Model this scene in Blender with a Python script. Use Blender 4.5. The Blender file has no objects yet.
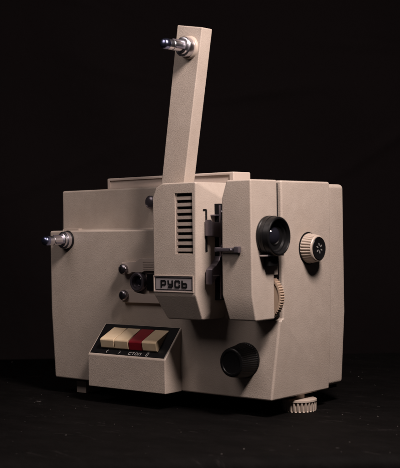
import bpy, bmesh, math, random
from mathutils import Vector, Matrix
random.seed(7)
S = 0.001                                   # all shapes below are written in millimetres
scn = bpy.context.scene
col = scn.collection

# ------------------------------------------------------------------ camera
cam_d = bpy.data.cameras.new('camera')
cam = bpy.data.objects.new('camera', cam_d)
col.objects.link(cam)
CAM = Vector((896.255, -817.106, 160.347))
RX = Vector((0.76558451, 0.64310875, -0.01707316))
RY = Vector((0.00806461, 0.01694271, 0.99982394))
RZ = Vector((0.64328479, -0.76558741, 0.00778465))
cam.matrix_world = Matrix(((RX.x, RY.x, RZ.x, CAM.x * S), (RX.y, RY.y, RZ.y, CAM.y * S),
                           (RX.z, RY.z, RZ.z, CAM.z * S), (0, 0, 0, 1)))
cam_d.sensor_fit = 'HORIZONTAL'
cam_d.sensor_width = 36
cam_d.lens = 1120.284 * 36 / 400
cam_d.clip_start = 0.01
cam_d.clip_end = 50
cam_d.dof.use_dof = True
cam_d.dof.focus_distance = 1.13
cam_d.dof.aperture_fstop = 16
scn.camera = cam

# ------------------------------------------------------------------ world, lamps, exposure
w = bpy.data.worlds.new('World')
scn.world = w
w.use_nodes = True
w.node_tree.nodes['Background'].inputs[0].default_value = (0.9, 0.85, 1.0, 1)
w.node_tree.nodes['Background'].inputs[1].default_value = 0.006


def area(name, pos, target, size, power, color):
    d = bpy.data.lights.new(name, 'AREA')
    d.shape = 'RECTANGLE'
    d.size, d.size_y = size
    d.energy = power
    d.color = color
    o = bpy.data.objects.new(name, d)
    col.objects.link(o)
    o.location = Vector(pos) * S
    o.rotation_euler = (Vector(target) - Vector(pos)).to_track_quat('-Z', 'Y').to_euler()
    return o


area('softbox', (625, -175, 620), (250, 0, 150), (0.14, 0.14), 7.9, (1.0, 0.845, 0.785))
area('fill_lamp', (20, -590, 700), (110, 0, 130), (0.40, 0.40), 1.6, (1.0, 0.855, 0.815))
scn.view_settings.view_transform = 'Standard'
scn.view_settings.look = 'None'
scn.view_settings.exposure = 0
scn.view_settings.gamma = 1


# ------------------------------------------------------------------ materials
def mat(name, color, rough=0.5, metal=0.0, bump=None, var=None, spec=0.5, extra=None):
    m = bpy.data.materials.new(name)
    m.use_nodes = True
    nt = m.node_tree
    b = nt.nodes['Principled BSDF']
    b.inputs['Base Color'].default_value = (*color, 1)
    b.inputs['Roughness'].default_value = rough
    b.inputs['Metallic'].default_value = metal
    b.inputs['Specular IOR Level'].default_value = spec
    tc = nt.nodes.new('ShaderNodeTexCoord')
    if bump:
        prev = None
        for kind, scale, dist, strength in bump:
            if kind == 'noise':
                n = nt.nodes.new('ShaderNodeTexNoise')
                n.inputs['Detail'].default_value = 3
                n.inputs['Scale'].default_value = scale
                out = n.outputs['Fac']
            elif kind == 'voronoi':
                n = nt.nodes.new('ShaderNodeTexVoronoi')
                n.feature = 'SMOOTH_F1'
                n.inputs['Scale'].default_value = scale
                out = n.outputs['Distance']
            else:
                n = nt.nodes.new('ShaderNodeTexWave')
                n.inputs['Scale'].default_value = scale
                n.inputs['Distortion'].default_value = 1.5
                out = n.outputs['Fac']
            nt.links.new(tc.outputs['Object'], n.inputs['Vector'])
            bp = nt.nodes.new('ShaderNodeBump')
            bp.inputs['Distance'].default_value = dist
            bp.inputs['Strength'].default_value = strength
            nt.links.new(out, bp.inputs['Height'])
            if prev:
                nt.links.new(prev.outputs['Normal'], bp.inputs['Normal'])
            prev = bp
        nt.links.new(prev.outputs['Normal'], b.inputs['Normal'])
    if var:
        scale, amount, col2 = var
        n = nt.nodes.new('ShaderNodeTexNoise')
        n.inputs['Scale'].default_value = scale
        n.inputs['Detail'].default_value = 6
        n.inputs['Roughness'].default_value = 0.65
        nt.links.new(tc.outputs['Object'], n.inputs['Vector'])
        r = nt.nodes.new('ShaderNodeValToRGB')
        r.color_ramp.elements[0].position = 0.38
        r.color_ramp.elements[1].position = 0.38 + amount
        r.color_ramp.elements[0].color = (*col2, 1)
        r.color_ramp.elements[1].color = (*color, 1)
        nt.links.new(n.outputs['Fac'], r.inputs['Fac'])
        nt.links.new(r.outputs['Color'], b.inputs['Base Color'])
    return m


GRAIN = [('noise', 900, 0.0003, 0.45), ('voronoi', 1400, 0.00018, 0.45)]
M = {}
M['paint'] = mat('beige_crackle_paint', (0.44, 0.377, 0.328), 0.38, bump=GRAIN, var=(60, 0.3, (0.40, 0.34, 0.294)))
M['plain'] = mat('beige_smooth_paint', (0.50, 0.42, 0.37), 0.42, bump=[('noise', 500, 0.0003, 0.2)])
M['cream'] = mat('cream_plastic', (0.40, 0.335, 0.285), 0.38, bump=[('noise', 300, 0.0002, 0.15)])
M['tan'] = mat('tan_wheel_plastic', (0.40, 0.30, 0.225), 0.45)
M['screw'] = mat('nickel_screw', (0.34, 0.32, 0.35), 0.28, 1.0)
M['glint_steel'] = mat('steel_blue_glint', (0.30, 0.33, 0.55), 0.25, 1.0)  # blue glint of the spindle tips put into the steel colour
M['ivory'] = mat('ivory_key_plastic', (0.80, 0.655, 0.46), 0.33, var=(70, 0.4, (0.68, 0.53, 0.35)), bump=[('noise', 260, 0.0002, 0.2)])
M['red'] = mat('dark_red_key_plastic', (0.30, 0.012, 0.025), 0.33, var=(70, 0.4, (0.22, 0.012, 0.02)), bump=[('noise', 260, 0.0002, 0.2)])
M['black'] = mat('black_gloss_plastic', (0.006, 0.006, 0.0065), 0.34, spec=0.3, bump=[('noise', 250, 0.0002, 0.12)])
M['matte'] = mat('black_matte', (0.005, 0.005, 0.0055), 0.8, spec=0.12)
M['panel'] = mat('black_enamel', (0.005, 0.005, 0.006), 0.4, spec=0.25, bump=[('noise', 600, 0.0001, 0.2)])
M['steel'] = mat('polished_steel', (0.78, 0.76, 0.82), 0.27, 1.0, bump=[('noise', 400, 0.0001, 0.15)])
M['dark_steel'] = mat('blued_steel', (0.17, 0.15, 0.175), 0.30, 0.7, bump=[('noise', 500, 0.0002, 0.3)])
M['plate'] = mat('grey_anodised_plate', (0.44, 0.40, 0.415), 0.40, 0.45, bump=[('noise', 900, 0.0001, 0.3)])
M['slat'] = mat('grille_paint', (0.39, 0.325, 0.285), 0.42, 0.1, bump=GRAIN)
M['white'] = mat('printed_white', (0.22, 0.215, 0.21), 0.6)
M['glass'] = mat('coated_glass', (0.01, 0.01, 0.015), 0.04, spec=1.0)
M['lint'] = mat('pale_lint', (0.10, 0.09, 0.088), 0.9)


def wear(m, scale, radius, dark):
    """sparse small chips and specks of dirt with shapes of their own"""
    nt = m.node_tree
    b = nt.nodes['Principled BSDF']
    src = b.inputs['Base Color'].links[0].from_socket
    tc = nt.nodes.new('ShaderNodeTexCoord')
    nz = nt.nodes.new('ShaderNodeTexNoise')
    nz.inputs['Scale'].default_value = 400
    add = nt.nodes.new('ShaderNodeVectorMath')
    add.operation = 'MULTIPLY_ADD'
    add.inputs[1].default_value = (0.004, 0.004, 0.004)
    nt.links.new(tc.outputs['Object'], nz.inputs['Vector'])
    nt.links.new(nz.outputs['Color'], add.inputs[0])
    nt.links.new(tc.outputs['Object'], add.inputs[2])
    v = nt.nodes.new('ShaderNodeTexVoronoi')
    v.inputs['Scale'].default_value = scale
    nt.links.new(add.outputs[0], v.inputs['Vector'])
    r = nt.nodes.new('ShaderNodeValToRGB')
    r.color_ramp.elements[0].position = radius * 0.5
    r.color_ramp.elements[0].color = (0.8, 0.8, 0.8, 1)
    r.color_ramp.elements[1].position = radius
    r.color_ramp.elements[1].color = (0, 0, 0, 1)
    nt.links.new(v.outputs['Distance'], r.inputs['Fac'])
    n2 = nt.nodes.new('ShaderNodeTexNoise')
    n2.inputs['Scale'].default_value = 16
    n2.inputs['Detail'].default_value = 8
    n2.inputs['Roughness'].default_value = 0.7
    nt.links.new(tc.outputs['Object'], n2.inputs['Vector'])
    r2 = nt.nodes.new('ShaderNodeValToRGB')
    r2.color_ramp.elements[0].position = 0.50
    r2.color_ramp.elements[0].color = (0, 0, 0, 1)
    r2.color_ramp.elements[1].position = 0.78
    r2.color_ramp.elements[1].color = (0.35, 0.35, 0.35, 1)
    nt.links.new(n2.outputs['Fac'], r2.inputs['Fac'])
    mx = nt.nodes.new('ShaderNodeMix')
    mx.data_type = 'RGBA'
    nt.links.new(r.outputs['Color'], mx.inputs[0])
    nt.links.new(src, mx.inputs[6])
    mx.inputs[7].default_value = (*dark, 1)
    m2 = nt.nodes.new('ShaderNodeMix')
    m2.data_type = 'RGBA'
    nt.links.new(r2.outputs['Color'], m2.inputs[0])
    nt.links.new(mx.outputs[2], m2.inputs[6])
    m2.inputs[7].default_value = (0.33, 0.265, 0.21, 1)
    nt.links.new(m2.outputs[2], b.inputs['Base Color'])
    rr = nt.nodes.new('ShaderNodeMapRange')
    rr.inputs['To Min'].default_value = 0.32
    rr.inputs['To Max'].default_value = 0.5
    nt.links.new(n2.outputs['Fac'], rr.inputs['Value'])
    nt.links.new(rr.outputs['Result'], b.inputs['Roughness'])


wear(M['paint'], 42, 0.035, (0.16, 0.125, 0.10))


# ------------------------------------------------------------------ mesh helpers
def bake(o):
    dg = bpy.context.evaluated_depsgraph_get()
    dg.update()
    new = bpy.data.meshes.new_from_object(o.evaluated_get(dg))
    old = o.data
    o.modifiers.clear()
    o.data = new
    bpy.data.meshes.remove(old)


def do_bevel(o, bevel, seg):
    md = o.modifiers.new('v', 'BEVEL')
    md.width = bevel * S
    md.segments = seg
    md.limit_method = 'ANGLE'
    md.angle_limit = math.radians(12)
    md.miter_outer = 'MITER_ARC'
    bake(o)


def lk(name, bm, m, parent=None, bevel=0, seg=3, smooth=35, cuts=()):
    """one mesh object; optional boolean cuts and edge bevel are baked into the mesh"""
    me = bpy.data.meshes.new(name)
    bmesh.ops.recalc_face_normals(bm, faces=bm.faces)
    for v in bm.verts:
        v.co = (v.co - ORG) * S
    bm.to_mesh(me)
    bm.free()
    o = bpy.data.objects.new(name, me)
    col.objects.link(o)
    first = bevel and cuts and all(op == 'DIFFERENCE' for op, c in cuts)
    if first:
        do_bevel(o, bevel, seg)
    temps = []
    for op, c in cuts:
        cm = bpy.data.meshes.new('cut')
        bmesh.ops.recalc_face_normals(c, faces=c.faces)
        for v in c.verts:
            v.co = (v.co - ORG) * S
        c.to_mesh(cm)
        c.free()
        co = bpy.data.objects.new('cut', cm)
        col.objects.link(co)
        md = o.modifiers.new('b', 'BOOLEAN')
        md.operation = op
        md.solver = 'EXACT'
        md.object = co
        temps.append((co, cm))
    if cuts:
        bake(o)
        for co, cm in temps:
            bpy.data.objects.remove(co)
            bpy.data.meshes.remove(cm)
        b3 = bmesh.new()
        b3.from_mesh(o.data)
        bmesh.ops.remove_doubles(b3, verts=b3.verts, dist=0.00002)
        bmesh.ops.dissolve_limit(b3, angle_limit=math.radians(0.6), verts=b3.verts, edges=b3.edges)
        b3.to_mesh(o.data)
        b3.free()
    if bevel and not first:
        do_bevel(o, bevel, seg)
    o.data.materials.clear()
    o.data.materials.append(m)
    o.data.name = name
    if smooth:
        b2 = bmesh.new()
        b2.from_mesh(o.data)
        for f in b2.faces:
            f.smooth = True
        for e in b2.edges:
            if len(e.link_faces) == 2 and e.calc_face_angle(0) > math.radians(smooth):
                e.smooth = False
        b2.to_mesh(o.data)
        b2.free()
    if bevel:
        md = o.modifiers.new('wn', 'WEIGHTED_NORMAL')
        md.keep_sharp = True
        md.weight = 90
    if parent is not None:
        o.parent = parent
    else:
        o.location = ORG * S
    return o


def hull(pts, bm=None):
    tidy = bm is None
    bm = bm or bmesh.new()
    vs = [bm.verts.new(p) for p in pts]
    r = bmesh.ops.convex_hull(bm, input=vs)
    junk = list({g for g in r['geom_interior'] + r['geom_unused'] if isinstance(g, bmesh.types.BMVert) and g.is_valid})
    if junk:
        bmesh.ops.delete(bm, geom=junk, context='VERTS')
    if tidy:
        bmesh.ops.dissolve_limit(bm, angle_limit=math.radians(1), verts=bm.verts, edges=bm.edges)
    return bm


def box(x0, x1, y0, y1, z0, z1, bm=None):
    bm = bm or bmesh.new()
    v = [bm.verts.new((x, y, z)) for x in (x0, x1) for y in (y0, y1) for z in (z0, z1)]
    for f in ((0, 1, 3, 2), (4, 6, 7, 5), (0, 4, 5, 1), (2, 3, 7, 6), (0, 2, 6, 4), (1, 5, 7, 3)):
        bm.faces.new([v[i] for i in f])
    return bm


def prism(poly, o, u, v, n, d0, d1, bm=None):
    """polygon in the plane (o,u,v) pushed from d0 to d1 along n"""
    bm = bm or bmesh.new()
    o, u, v, n = (Vector(a) for a in (o, u, v, n))
    a = [bm.verts.new(o + u * p[0] + v * p[1] + n * d0) for p in poly]
    b = [bm.verts.new(o + u * p[0] + v * p[1] + n * d1) for p in poly]
    bm.faces.new(a)
    bm.faces.new(b[::-1])
    k = len(poly)
    for i in range(k):
        bm.faces.new((a[i], b[i], b[(i + 1) % k], a[(i + 1) % k]))
    return bm


def lathe(c, axis, prof, seg=64, ribs=0, depth=0.0, ribspan=None, bm=None, a0=0.0):
    """prof = (distance along axis, radius) list; ribs modulate the radius of the points in ribspan"""
    bm = bm or bmesh.new()
    c = Vector(c)
    ax = Vector(axis).normalized()
    up = Vector((0, 0, 1)) if abs(ax.z) < 0.9 else Vector((1, 0, 0))
    e1 = ax.cross(up).normalized()
    e2 = ax.cross(e1).normalized()
    if ribs:
        seg = ribs * 8
    rings = []
    for i, (t, r) in enumerate(prof):
        if r < 1e-6:
            rings.append([bm.verts.new(c + ax * t)])
            continue
        ring = []
        for k in range(seg):
            a = 2 * math.pi * k / seg + a0
            rr = r
            if ribs and (ribspan is None or ribspan[0] <= i <= ribspan[1]):
                q = k % 8
                rr = r - depth * (0, 0, 0, 0.15, 0.8, 1, 1, 0.6)[q]
            ring.append(bm.verts.new(c + ax * t + (e1 * math.cos(a) + e2 * math.sin(a)) * rr))
        rings.append(ring)
    for A, B in zip(rings[:-1], rings[1:]):
        n = max(len(A), len(B))
        for k in range(n):
            k2 = (k + 1) % n
            if len(A) == 1:
                bm.faces.new((A[0], B[k], B[k2]))
            elif len(B) == 1:
                bm.faces.new((A[k], B[0], A[k2]))
            else:
                bm.faces.new((A[k], B[k], B[k2], A[k2]))
    for R in (rings[0], rings[-1]):
        if len(R) > 1:
            bm.faces.new(R)
    return bm


def strokes(lines, th, o, u, v, n, d0, d1, bm=None):
    """lettering out of flat bars with square ends; one call makes one mesh"""
    bm = bm or bmesh.new()
    lift = 0.0
    for pl in lines:
        for (x0, y0), (x1, y1) in zip(pl[:-1], pl[1:]):
            L = math.hypot(x1 - x0, y1 - y0)
            dx, dy = (x1 - x0) / L * th / 2, (y1 - y0) / L * th / 2
            ex, ey = dx * 0.85, dy * 0.85
            prism([(x0 - ex - dy, y0 - ey + dx), (x1 + ex - dy, y1 + ey + dx), (x1 + ex + dy, y1 + ey - dx), (x0 - ex + dy, y0 - ey - dx)],
                  o, u, v, n, d0, d1 + lift, bm)
            lift += 0.004
    return bm


ORG = Vector((0, 0, 0))
# ------------------------------------------------------------------ setting: table top and black backdrop
FW = Vector((-RZ.x, -RZ.y, 0)).normalized()
RT = Vector((FW.y, -FW.x, 0))
C0 = Vector((CAM.x, CAM.y, 0))
TZ = -16.0


def at(side, dist, z):
    p = C0 + RT * side + FW * dist
    return (p.x, p.y, z)


def table_material():
    m = bpy.data.materials.new('worn_black_board')
    m.use_nodes = True
    nt = m.node_tree
    b = nt.nodes['Principled BSDF']
    tc = nt.nodes.new('ShaderNodeTexCoord')
    mp = nt.nodes.new('ShaderNodeMapping')
    mp.inputs['Rotation'].default_value = (0, 0, math.radians(-38))
    mp.inputs['Scale'].default_value = (16, 30, 20)
    nt.links.new(tc.outputs['Object'], mp.inputs['Vector'])
    n1 = nt.nodes.new('ShaderNodeTexNoise')
    n1.inputs['Scale'].default_value = 1.6
    n1.inputs['Detail'].default_value = 9
    n1.inputs['Roughness'].default_value = 0.7
    nt.links.new(mp.outputs['Vector'], n1.inputs['Vector'])
    r1 = nt.nodes.new('ShaderNodeValToRGB')
    r1.color_ramp.elements[0].position = 0.42
    r1.color_ramp.elements[0].color = (0.0022, 0.0019, 0.0019, 1)
    r1.color_ramp.elements[1].position = 0.74
    r1.color_ramp.elements[1].color = (0.0048, 0.0042, 0.0042, 1)
    nt.links.new(n1.outputs['Fac'], r1.inputs['Fac'])
    # wiped dust smears and scratches
    n2 = nt.nodes.new('ShaderNodeTexNoise')
    n2.inputs['Scale'].default_value = 14
    n2.inputs['Detail'].default_value = 10
    n2.inputs['Roughness'].default_value = 0.75
    n2.inputs['Distortion'].default_value = 1.2
    mp2 = nt.nodes.new('ShaderNodeMapping')
    mp2.inputs['Rotation'].default_value = (0, 0, math.radians(-52))
    mp2.inputs['Scale'].default_value = (1, 5, 1)
    nt.links.new(tc.outputs['Object'], mp2.inputs['Vector'])
    nt.links.new(mp2.outputs['Vector'], n2.inputs['Vector'])
    r2 = nt.nodes.new('ShaderNodeValToRGB')
    r2.color_ramp.elements[0].position = 0.60
    r2.color_ramp.elements[0].color = (0, 0, 0, 1)
    r2.color_ramp.elements[1].position = 0.80
    r2.color_ramp.elements[1].color = (1, 1, 1, 1)
    nt.links.new(n2.outputs['Fac'], r2.inputs['Fac'])
    mx = nt.nodes.new('ShaderNodeMix')
    mx.data_type = 'RGBA'
    nt.links.new(r2.outputs['Color'], mx.inputs[0])
    nt.links.new(r1.outputs['Color'], mx.inputs[6])
    mx.inputs[7].default_value = (0.035, 0.031, 0.031, 1)
    nt.links.new(mx.outputs[2], b.inputs['Base Color'])
    b.inputs['Roughness'].default_value = 0.75
    b.inputs['Specular IOR Level'].default_value = 0.06
    bp = nt.nodes.new('ShaderNodeBump')
    bp.inputs['Distance'].default_value = 0.002
    bp.inputs['Strength'].default_value = 0.6
    nt.links.new(n1.outputs['Fac'], bp.inputs['Height'])
    nt.links.new(bp.outputs['Normal'], b.inputs['Normal'])
    return m


tb = hull([at(s, d, z) for s in (-1000, 1000) for d in (842, 1520) for z in (TZ, TZ - 40)])
t = lk('table', tb, table_material(), bevel=12, seg=5)
t['kind'] = 'structure'
fl = bmesh.new()
fl.faces.new([fl.verts.new(at(s, d, TZ - 750)) for s, d in ((-2500, -300), (2500, -300), (2500, 2600), (-2500, 2600))])
t = lk('floor', fl, M['matte'], smooth=0)
t['kind'] = 'structure'

cl = bmesh.new()
CREASE = [(-210, 560, -0.5, 260, 9), (-90, 420, -0.35, 150, 8), (90, 390, -0.02, 170, 9), (300, 470, -0.25, 160, 8), (-260, 250, 0.3, 180, 7), (30, 610, 0.12, 220, 7), (330, 300, 0.5, 180, 8)]


def creases(s_, z_):
    t_ = 0.0
    for cs, cz, sl, ln, am in CREASE:
        u_ = (s_ - cs) / ln
        v_ = (z_ - cz - sl * (s_ - cs) - 12 * math.sin(u_ * 2.2)) / 11
        t_ += am * math.exp(-u_ * u_ * 2 - v_ * v_)
    return t_



NX, NZ = 260, 240
grid = []
for i in range(NX + 1):
    row = []
    for k in range(NZ + 1):
        s = -1300 + 2600 * i / NX
        z = -760 + 2000 * k / NZ
        d = 1960 + 9 * math.sin(s / 95 + 0.9 * math.sin(z / 210)) + 5 * math.sin(s / 37 + z / 160) + 8 * math.sin(z / 60 + s / 140 + 2 * math.sin(s / 200)) - creases(s, z)
        row.append(cl.verts.new(at(s, d, z)))
    grid.append(row)
for i in range(NX):
    for k in range(NZ):
        cl.faces.new((grid[i][k], grid[i + 1][k], grid[i + 1][k + 1], grid[i][k + 1]))
cm = mat('black_cloth', (0.009, 0.0068, 0.0074), 0.95, spec=0.1, bump=[('noise', 18, 0.01, 0.4)])
t = lk('backdrop', cl, cm, smooth=80)
t['kind'] = 'structure'

# lint and crumbs on the table
lb = bmesh.new()
for i in range(300):
    s = random.uniform(-330, 330)
    d = random.uniform(850, 1500)
    p = Vector(at(s, d, TZ))
    a = random.uniform(0, math.pi)
    if random.random() < 0.9:
        r = random.choice((0.2, 0.25, 0.35, 0.5, 0.8))
        hull([p + Vector((random.uniform(-r, r), random.uniform(-r, r), random.uniform(0, r))) for _ in range(7)], lb)
    else:
        L = random.choice((1.2, 1.8, 2.5, 3, 9))
        q = p
        for k in range(4):
            a += random.uniform(-0.5, 0.5)
            nx = q + Vector((math.cos(a), math.sin(a), 0)) * L / 4
            w_ = Vector((-math.sin(a), math.cos(a), 0)) * 0.09
            hull([q + w_, q - w_, nx + w_, nx - w_, q + w_ + Vector((0, 0, .15)), nx - w_ + Vector((0, 0, .15))], lb)
            q = nx
t = lk('dust', lb, M['lint'], smooth=0)
t['kind'] = 'stuff'
t['label'] = 'pale lint and dust specks scattered over the black table top'
t['category'] = 'dust'

# ------------------------------------------------------------------ the projector
ORG = Vector((150, 60, TZ))
root = bpy.data.objects.new('film_projector', None)
col.objects.link(root)
root.location = ORG * S
root.empty_display_size = 0.05
root['label'] = 'beige vintage home movie projector with a raised reel arm standing on black table'
root['category'] = 'film projector'

# --- casing
slab = hull([(x, y, z) for x, y in ((-0.5, 0), (240, 0), (240, 22), (-4, 22)) for z in (73, 157)])
low = hull([(-0.5, 0, 73), (240, 0, 73), (298.5, 5, 73), (298.5, 89.5, 73), (-4, 89.5, 73), (-4, 22, 73),
            (4.0, 0, 0), (294.3, -4, 0), (294.3, 89.5, 0), (1.0, 89.5, 0), (1.0, 22, 0)])
corep = [(-4, 22), (240, 22), (240, 10), (298.5, 10), (298.5, 89.5), (-4, 89.5)]
core = prism(corep, (0, 0, 0), (1, 0, 0), (0, 1, 0), (0, 0, 1), 73, 200)
body = lk('casing', core, M['paint'], root, bevel=2.0, seg=4, cuts=[('UNION', low), ('UNION', slab)])
lk('mount_lug', box(3, 26, 17, 22.5, 156, 159.2), M['paint'], root, bevel=0.6, seg=2)

rc = hull([(-8, 89.8, 73), (293.7, 89.8, 73), (-8, 122.5, 73), (293.7, 122.5, 73), (-8, 89.8, 198.4), (293.7, 89.8, 198.4), (-8, 122.5, 198.4), (293.7, 122.5, 198.4),
           (-2, 89.8, 1.5), (290.0, 89.8, 1.5), (-2, 121, 1.5), (290.0, 121, 1.5)])
rear = lk('rear_cover', rc, M['paint'], root, bevel=4.5, seg=5)

# --- carrying handle on top
hb = box(57, 228, 30, 57, 199.5, 211.5)
handle = lk('carrying_handle', hb, M['plain'], root, bevel=1.3, cuts=[('DIFFERENCE', box(61, 223, 25, 31.6, 202, 209))])

# --- reel arm
AL = math.radians(10)
au = Vector((math.cos(AL), 0, -math.sin(AL)))
av = Vector((math.sin(AL), 0, math.cos(AL)))
# local frame: origin at the arm's lower left at z=200
ao = Vector((176.6, 0, 200))
arm = lk('reel_arm', prism([(0, 151.5), (31, 151.0), (31, -18), (12, -28), (2.5, -8)], ao, au, av, (0, 1, 0), -20, -5), M['paint'], root, bevel=1.0, seg=3)


def spindle(c, flange=True):
    """steel reel spindle pointing forward (-y)"""
    ax = (0, -1, 0)
    sp = lk('reel_spindle', lathe(c, ax, [(3, 0), (3, 9.2), (9.5, 9.2), (10.2, 8.6), (10.4, 7.6), (11.2, 7.4), (12.4, 7.2), (13.0, 6.4), (13.0, 0)], 64), M['steel'], root, smooth=30)
    lk('shaft', lathe(c, ax, [(10.5, 0), (10.5, 5.0), (24.5, 5.0), (25, 4.6), (25.4, 4.6), (25.9, 5.0), (33, 4.7), (35.5, 3.8), (37, 2.2), (37.4, 0)], 48), M['steel'], sp, smooth=30)
    for k in range(3):
        a = math.radians(90 + 120 * k)
        p = Vector(c) + Vector((math.cos(a) * 4.9, 0, math.sin(a) * 4.9))
        lk('drive_rib', box(p.x - 0.9, p.x + 0.9, c[1] - 23.5, c[1] - 10.6, p.z - 0.9, p.z + 0.9), M['dark_steel'], sp, bevel=0.3, seg=1)
    lk('tip', lathe(c, ax, [(31, 0), (31, 4.9), (31.6, 5.1), (34.6, 4.9), (36.6, 4.2), (37.6, 2.6), (37.8, 0)], 40), M['glint_steel'], sp, smooth=50)
    if flange:
        lk('flange', lathe(c, ax, [(-0.5, 0), (-0.5, 10.9), (2.2, 10.7), (3.0, 9.9), (3.0, 0)], 64), M['cream'], sp, smooth=50)
    return sp


spindle((217.5, -20, 326.3))
s2 = spindle((26.5, 3.5, 147.0), False)
lk('flange', lathe((26.5, 0, 147), (0, -1, 0), [(-0.5, 0), (-0.5, 10.2), (1.6, 9.9), (1.6, 0)], 64), M['black'], s2, smooth=50)

# --- lamp housing (left block) with grille and name plate
lh = hull([(184.5, -39, 96), (184.5, -39, 187), (189, -39, 196), (197, -39, 200), (238, -39, 200), (236, -39, 96),
           (194, -31, 73), (237, -31, 73),
           (184.5, 9, 96), (184.5, 9, 187), (189, 9, 196), (197, 9, 200), (238, 9, 200), (194, 9, 73), (237, 9, 73),
           (246, 0, 181), (246, 9, 181), (246, 0, 97), (246, 9, 97)])
gx0, gx1 = 212.6, 233.8
zt = 190.0
pitch = 5.93
gz = [zt - pitch * i for i in range(10)]
cuts = [('DIFFERENCE', box(gx0, gx1, -41, -37.6, gz[-1] - 2.6, zt + 0.3))]
slotpit = box(gx0 + 1.2, gx1 - 0.8, -38.5, -18, gz[-1] - 2.0, zt - 0.3)
cuts.append(('DIFFERENCE', slotpit))
cuts.append(('DIFFERENCE', box(185.6, 233.4, -41, -38.3, 99.2, 114.0)))
# the straight film slot in the side wall, with a short return at its top
cuts.append(('DIFFERENCE', box(234, 262, -28.3, -26.0, 136.1, 174.5)))
cuts.append(('DIFFERENCE', box(234, 262, -31.0, -26.5, 173.0, 175.2)))
house = lk('lamp_housing', lh, M['paint'], root, bevel=1.3, seg=3, cuts=cuts)
lk('slot_shade', box(232.5, 240.3, -28.4, -25.9, 136.0, 174.6), M['matte'], house, smooth=0)  # black fill standing in for the shade inside the film slot
lk('slot_shade', box(232.5, 239.6, -31.0, -28.3, 173.0, 175.2), M['matte'], house, smooth=0)  # same painted shade for the short return
# grille: plate with ten slots
gp = box(gx0 + 0.2, gx1 - 0.2, -37.9, -36.6, gz[-1] - 2.4, zt + 0.1)
gc = bmesh.new()
for z in gz:
    box(gx0 + 1.3, gx1 - 0.9, -40, -35, z - 2.9, z - 0.1, gc)
grille = lk('vent_grille', gp, M['slat'], house, bevel=0.2, seg=1, cuts=[('DIFFERENCE', gc)])
lk('vent_shade', box(gx0 + 1.0, gx1 - 0.6, -35.6, -17, gz[-1] - 2.3, zt - 0.1), M['matte'], house, smooth=0)  # black box giving the vent slots their deep shade

# name plate with the word РУСЬ
np_ = lk('name_plate', box(185.9, 233.1, -39.1, -38.4, 99.5, 113.7), M['plate'], house, bevel=0.25, seg=2)
fr = bmesh.new()
box(185.0, 234.0, -39.9, -38.9, 98.7, 99.6, fr)
box(185.0, 186.0, -39.85, -38.9, 99.6, 113.6, fr)
box(233.0, 234.0, -39.85, -38.9, 99.6, 113.6, fr)
box(185.0, 234.0, -39.9, -38.9, 113.6, 114.3, fr)
lk('plate_rim', fr, M['slat'], house, bevel=0.15, seg=1)
bars = bmesh.new()
box(187.0, 232.2, -39.3, -39.0, 111.7, 112.4, bars)
box(187.0, 232.2, -39.3, -39.0, 100.7, 101.3, bars)
box(187.0, 187.5, -39.28, -39.0, 101.3, 111.7, bars)
box(231.7, 232.2, -39.28, -39.0, 101.3, 111.7, bars)
T = 1.6
Hh, Ww = 5.6, 5.1


def L(dx, pts):
    return [(dx + x * Ww, y * Hh) for x, y in pts]


word = [L(0, [(0, 0), (0, 1), (0.85, 1), (1, 0.88), (1, 0.5), (0.85, 0.38), (0, 0.38)]),
        L(8.6, [(0, 1), (0.08, 0.55), (0.2, 0.42), (1, 0.42)]), L(8.6, [(1, 1), (1, 0.2), (0.85, 0), (0.1, 0)]),
        L(17.2, [(1, 0.72), (1, 0.9), (0.85, 1), (0.15, 1), (0, 0.88), (0, 0.12), (0.15, 0), (0.85, 0), (1, 0.1), (1, 0.28)]),
        L(25.8, [(0, 1), (0, 0), (0.85, 0), (1, 0.12), (1, 0.48), (0.85, 0.6), (0, 0.6)])]
strokes(word, T, (194.4, -39.0, 103.5), (1, 0, 0), (0, 0, 1), (0, -1, 0), 0, 0.42, bars)
lk('lettering', bars, M['matte'], house, smooth=0)

# --- lens housing (right block)
rh = hull([(273.8, -39, 200), (268, -39, 184), (267, -39, 98), (271, -34.2, 75), (301, -34.2, 75), (301, -39, 98), (301, -39, 200),
           (273.8, 0.3, 200), (268, 0.3, 184), (267, 0.3, 98), (271, 0.3, 75), (301, 0.3, 75), (301, 0.3, 98), (301, 0.3, 200)])
notch = box(284, 306, -7.2, 6, 60, 115)
lens_house = lk('lens_housing', rh, M['paint'], root, bevel=1.5, seg=3, cuts=[('DIFFERENCE', notch)])
# black strip standing in for the gap shadow between housing and casing
lk('seam_shadow', box(262, 294.5, -1, 11, 76, 197.5), M['matte'], root, smooth=0)

# --- film gate between the two blocks
gate = lk('film_gate', box(240.0, 247.5, -17.6, 1.5, 91, 180), M['matte'], root, bevel=0.4, seg=1)
lk('guide_rail', box(247.4, 248.6, -17.4, -15.8, 92, 178.5), M['dark_steel'], gate, bevel=0.2, seg=1)
lk('guide_rail', box(247.4, 248.8, -11.2, -10.0, 92, 178.5), M['dark_steel'], gate, bevel=0.2, seg=1)
for z in (94.5, 172.5):
    lk('screw', lathe((247.4, -13.4, z), (1, 0, 0), [(0, 0), (0, 1.3), (0.9, 1.2), (1.2, 0.8), (1.2, 0)], 20), M['steel'], gate)
lk('film_shoe', prism([(-30, 165.5), (-27.5, 163.3), (-17, 162.8), (-15.5, 164.5), (-14, 164.5), (-14, 147.5), (-15, 148.6), (-22, 149.6), (-30, 150.6)],
                       (0, 0, 0), (0, 1, 0), (0, 0, 1), (1, 0, 0), 241.0, 248.3), M['dark_steel'], gate, bevel=0.7, seg=2)
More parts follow.
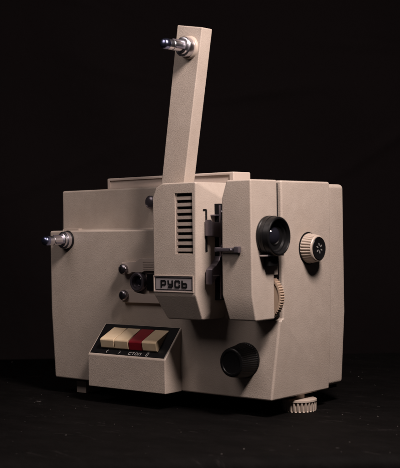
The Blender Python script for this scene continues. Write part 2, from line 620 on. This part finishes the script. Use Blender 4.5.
lk('film_shoe', prism([(-30.0, 120.0), (-24, 123.2), (-19.5, 127.5), (-17.2, 132.5), (-15, 132.5), (-15, 108), (-18.0, 114.4), (-21, 114.6), (-27, 108.6), (-30.5, 106.0), (-30.4, 114)],
                       (0, 0, 0), (0, 1, 0), (0, 0, 1), (1, 0, 0), 241.0, 248.6), M['dark_steel'], gate, bevel=0.7, seg=2)
lk('pin', box(240, 247.5, -22.5, -15, 168.6, 170.0), M['dark_steel'], gate, bevel=0.2, seg=1)
lk('pin', box(243, 249.4, -29.5, -20.5, 113.6, 114.8), M['steel'], gate, bevel=0.3, seg=1)
lk('pressure_plate', prism([(-19.5, 139), (-15, 146), (-12, 146), (-12, 128), (-15, 128), (-19.5, 135.5)], (0, 0, 0), (0, 1, 0), (0, 0, 1), (1, 0, 0), 248.7, 250.5), M['dark_steel'], gate, bevel=0.4, seg=2)

# lever reaching across the front of the lens housing
lev = lk('gate_lever', box(263.4, 288, -43.0, -39.6, 136.6, 140.0), M['dark_steel'], root, bevel=0.7, seg=2)
lk('lever_arm', box(262, 265.6, -42.8, -8, 136.2, 140.4), M['dark_steel'], lev, bevel=0.5, seg=2)
lk('lever_tip', box(284.5, 290, -44.0, -39.3, 135.4, 141.2), M['dark_steel'], lev, bevel=0.9, seg=2)
lk('screw', lathe((280.5, -43, 138.3), (0, -1, 0), [(0, 0), (0, 1.2), (0.7, 1.0), (0.7, 0)], 16), M['steel'], lev)

# --- lens
LC = (301, -14.5, 149.5)
lens = lk('projection_lens', lathe(LC, (1, 0, 0), [(-1, 0), (-1, 18.2), (2.0, 18.4), (2.6, 18.0), (10.6, 17.6), (12.2, 17.2), (12.8, 16.4), (12.8, 15.4), (12.0, 14.9), (9, 14.4), (8.6, 13.0), (4, 10.8), (3.6, 9.8), (0, 9.5), (0, 0)], 96),
          M['black'], root, smooth=30, cuts=())
lk('front_ring', lathe(LC, (1, 0, 0), [(5.6, 17.0), (5.6, 18.15), (6.2, 18.25), (6.8, 18.15), (6.8, 17.0)], 96), M['black'], lens)
lk('lens_glass', lathe(LC, (1, 0, 0), [(-0.5, 0), (-0.5, 9.6)] + [(3.0 + 7.5 * math.sin(math.radians(a)), 9.4 * math.cos(math.radians(a))) for a in range(5, 90, 6)] + [(10.5, 0)], 64), M['glass'], lens, smooth=60)
clip = lk('lens_clip', prism([(-19, 0), (-5, 0), (5.5, 0), (5.5, 1.3), (-19, 1.3)], (301, -9, 132.0), (0, 1, 0), (0, 0, 1), (1, 0, 0), -0.5, 9.5), M['steel'], root, bevel=0.4, seg=2)
lk('lens_shadow_block', box(300.5, 307.5, -22, -8, 122.5, 131.9), M['matte'], root, bevel=1.4, seg=3)  # black block added as the dark shadow below the lens

# --- focusing thumbwheel
FC = (286.2, -1.5, 94.5)
wheel = lk('focus_wheel', lathe(FC, (0, -1, 0), [(-2.8, 0), (-2.8, 20.0), (-2.4, 21.0), (2.4, 21.0), (2.8, 20.0), (2.8, 18.0), (2.2, 17.5), (2.2, 0)], ribs=54, depth=1.2, ribspan=(2, 3)), M['tan'], root, smooth=40)

# --- tone knob on the side
KC = (298.5, 51.5, 137.0)
knob = lk('ribbed_knob', lathe(KC, (1, 0, 0), [(0.4, 0), (0.4, 13.8), (1.6, 14.2), (9.6, 12.6), (10.6, 12.4), (11.6, 11.9), (12.0, 11.2), (12.0, 0)], ribs=30, depth=1.2, ribspan=(2, 3)), M['cream'], root, smooth=40)
lk('knob_skirt', lathe(KC, (1, 0, 0), [(-0.3, 0), (-0.3, 15.4), (0.3, 15.4), (0.3, 0)], 64), M['matte'], knob)
cap = lk('knob_cap', lathe(KC, (1, 0, 0), [(11.5, 0), (11.5, 10.9), (12.4, 10.7), (12.7, 10.3), (12.5, 9.8), (12.5, 0)], 64), M['black'], knob, smooth=50)
fb = bmesh.new()
for k in range(6):
    a = math.radians(90 + 60 * k + 8)
    p = [(1.9, 0), (2.8, 0.55), (4.3, 0.65), (5.2, 0), (4.3, -0.65), (2.8, -0.55)]
    q = [(x * math.cos(a) - y * math.sin(a), x * math.sin(a) + y * math.cos(a)) for x, y in p]
    prism(q, (KC[0] + 12.45, KC[1], KC[2]), (0, 1, 0), (0, 0, 1), (1, 0, 0), 0, 0.25, fb)
lk('flower_mark', fb, M['white'], knob, smooth=0)

# --- black knob at the lower right of the front
BC = (262.5, -1.5, 35)
bk = lk('black_knob', lathe(BC, (0, -1, 0), [(-3, 0), (-3, 16.6), (1.2, 16.6), (2.0, 16.0), (18.8, 13.6), (20.4, 13.0), (21, 12.0), (21, 10.4), (20.2, 10.0), (19.8, 0)], ribs=48, depth=0.45, ribspan=(3, 4)), M['black'], root, smooth=40)

# --- gate cover with two thumb screws left of the lamp housing
br = prism([(109.5, 124.4), (129, 125.4), (134, 128.6), (186, 129.6), (186, 116), (141, 116.2), (137, 114.4), (124, 114.6), (119, 112.5), (109.5, 113)],
           (0, 0, 0), (1, 0, 0), (0, 0, 1), (0, -1, 0), -1, 4.5)
brk = lk('film_bracket', br, M['plain'], root, bevel=0.6, seg=2)
br2 = prism([(109.0, 84.0), (109.5, 95.5), (116, 97.5), (126, 95.3), (137, 92.8), (186, 92.0), (186, 84.5)],
            (0, 0, 0), (1, 0, 0), (0, 0, 1), (0, -1, 0), -1, 4.5)
lk('film_bracket', br2, M['plain'], root, bevel=0.6, seg=2)
fb = bmesh.new()
for k in range(4):
    box(139, 153, -4.8, -4.4, 117.4 + 2.3 * k, 118.4 + 2.3 * k, fb)
lk('groove', fb, M['slat'], brk, smooth=0)
for z in (117.5, 91.3):
    sc = lk('thumb_screw', lathe((113.5, -4.5, z), (0, -1, 0), [(-1, 0), (-1, 4.6), (0.5, 5.3), (2.8, 5.3), (4.2, 4.6), (4.9, 3.0), (5.1, 0)], ribs=20, depth=0.3, ribspan=(1, 3)), M['screw'], root, smooth=50)
    lk('screw_slot', box(113.1, 113.9, -10.0, -9.3, z - 3.2, z + 3.2), M['matte'], sc, smooth=0)
fl_ = lk('film_lens', lathe((131, -0.5, 105), (0, -1, 0), [(-1, 0), (-1, 9.8), (4, 9.8), (5.2, 9.2), (5.6, 8.2), (5.2, 6.6), (0.2, 5.4), (0.2, 0)], 64), M['dark_steel'], root, smooth=35)
lk('lens_glass', lathe((131, -0.5, 105), (0, -1, 0), [(0.1, 0), (0.1, 5.3), (1.0, 4.8), (1.9, 2.8), (2.2, 0)], 48), M['glass'], fl_, smooth=60)
lk('lens_mount', box(142, 186, -3.0, 0.5, 96.5, 113), M['panel'], root, bevel=0.5, seg=2)

pg = lk('release_button', lathe((131.5, 22, 184.5), (0, -1, 0), [(-1, 0), (-1, 3), (4, 3), (4, 6.6), (6.6, 6.6), (8, 5.4), (8.7, 3), (8.9, 0)], 40), M['dark_steel'], root, smooth=40)

# --- control console
con = hull([(80.8, -25.9, 0), (185, -25.9, 0), (185, -25.9, 32.4), (80.8, -25.9, 32.4), (80.8, 0.5, 62.7), (185, 0.5, 62.7), (80.8, 0.5, 0), (185, 0.5, 0)])
console = lk('control_console', con, M['paint'], root, bevel=1.0, seg=3)
P0 = Vector((80.8, -25.9, 32.4))
U = Vector((1, 0, 0))
V = Vector((0, 25.9, 29.8)).normalized()
N = Vector((0, -29.8, 25.9)).normalized()
lk('faceplate', prism([(2.0, 1.9), (102.3, 1.9), (102.3, 38.0), (2.0, 38.0)], P0, U, V, N, -0.6, 0.35), M['panel'], console, bevel=0.2, seg=1)
for x0, x1, mm, lab, dn in ((15.6, 34.1, 'ivory', None, 0.25), (35.0, 53.1, 'ivory', None, 0.0), (54.1, 71.5, 'red', 'dark red stop key', -0.7), (72.4, 90.8, 'ivory', None, 0.1)):
    prof = [(34.3, 0.2), (14.2, 8.6 + dn), (12.6, 8.2 + dn), (8.0, 2.2 + dn), (8.2, 0.2)]
    kb = prism([(v, n) for v, n in prof], P0, V, N, U, x0, x1)
    k = lk('push_button', kb, M[mm], console, bevel=0.55, seg=3)
    if lab:
        k['label'] = lab
# legend under the keys
lg = bmesh.new()
th = 0.52


def put(lines, du, dv, wd, ht, sl=0.22):
    strokes([[(du + x * wd + y * ht * sl, dv + y * ht) for x, y in pl] for pl in lines], th, P0, U, V, N, 0.33, 0.42, lg)


put([[(0.9, 1), (0, 0.5), (0.9, 0)]], 23.5, 3.4, 1.7, 3.0)
put([[(0, 1), (0.9, 0.5), (0, 0)]], 40.8, 3.4, 1.7, 3.0)
W2, H2 = 2.9, 2.5
put([[(1, 0.85), (0.8, 1), (0.2, 1), (0, 0.8), (0, 0.2), (0.2, 0), (0.8, 0), (1, 0.15)]], 54.2, 3.2, W2, H2)
put([[(0, 1), (1, 1)], [(0.5, 1), (0.5, 0)]], 58.7, 3.2, W2, H2)
put([[(0.2, 0), (0, 0.2), (0, 0.8), (0.2, 1), (0.8, 1), (1, 0.8), (1, 0.2), (0.8, 0), (0.2, 0)]], 63.0, 3.2, W2, H2)
put([[(0, 0), (0, 1), (1, 1), (1, 0)]], 67.4, 3.2, W2, H2)
put([[(0, 0), (0, 1), (1, 1), (1, 0), (0, 0)]], 77.6, 2.9, 2.0, 3.8)
M['legend'] = mat('printed_legend', (0.42, 0.41, 0.40), 0.6)
lk('lettering', lg, M['legend'], console, smooth=0)

# --- feet
ft = lk('adjusting_foot', lathe((285.5, 51.5, TZ), (0, 0, 1), [(0, 0), (0, 15.4), (0.8, 16.0), (9.2, 16.2), (9.4, 16.6), (11.0, 16.4), (11.4, 15.6), (11.6, 5), (18.0, 5), (18.0, 0)], ribs=26, depth=1.7, ribspan=(2, 3)), M['cream'], root, smooth=40)
lk('foot_pad', box(22.5, 37, 13, 36, TZ, -3.4), M['plain'], root, bevel=0.8, seg=2)
lk('foot_pad', box(22, 44, 96, 118, TZ, 2.5), M['slat'], root, bevel=0.8, seg=2)
lk('foot_stem', box(25, 35, 17, 32, -3.6, 1), M['matte'], root, smooth=0)
lk('base_plate', box(10, 284, 26, 118, -2.0, 2.2), M['matte'], root, smooth=0)
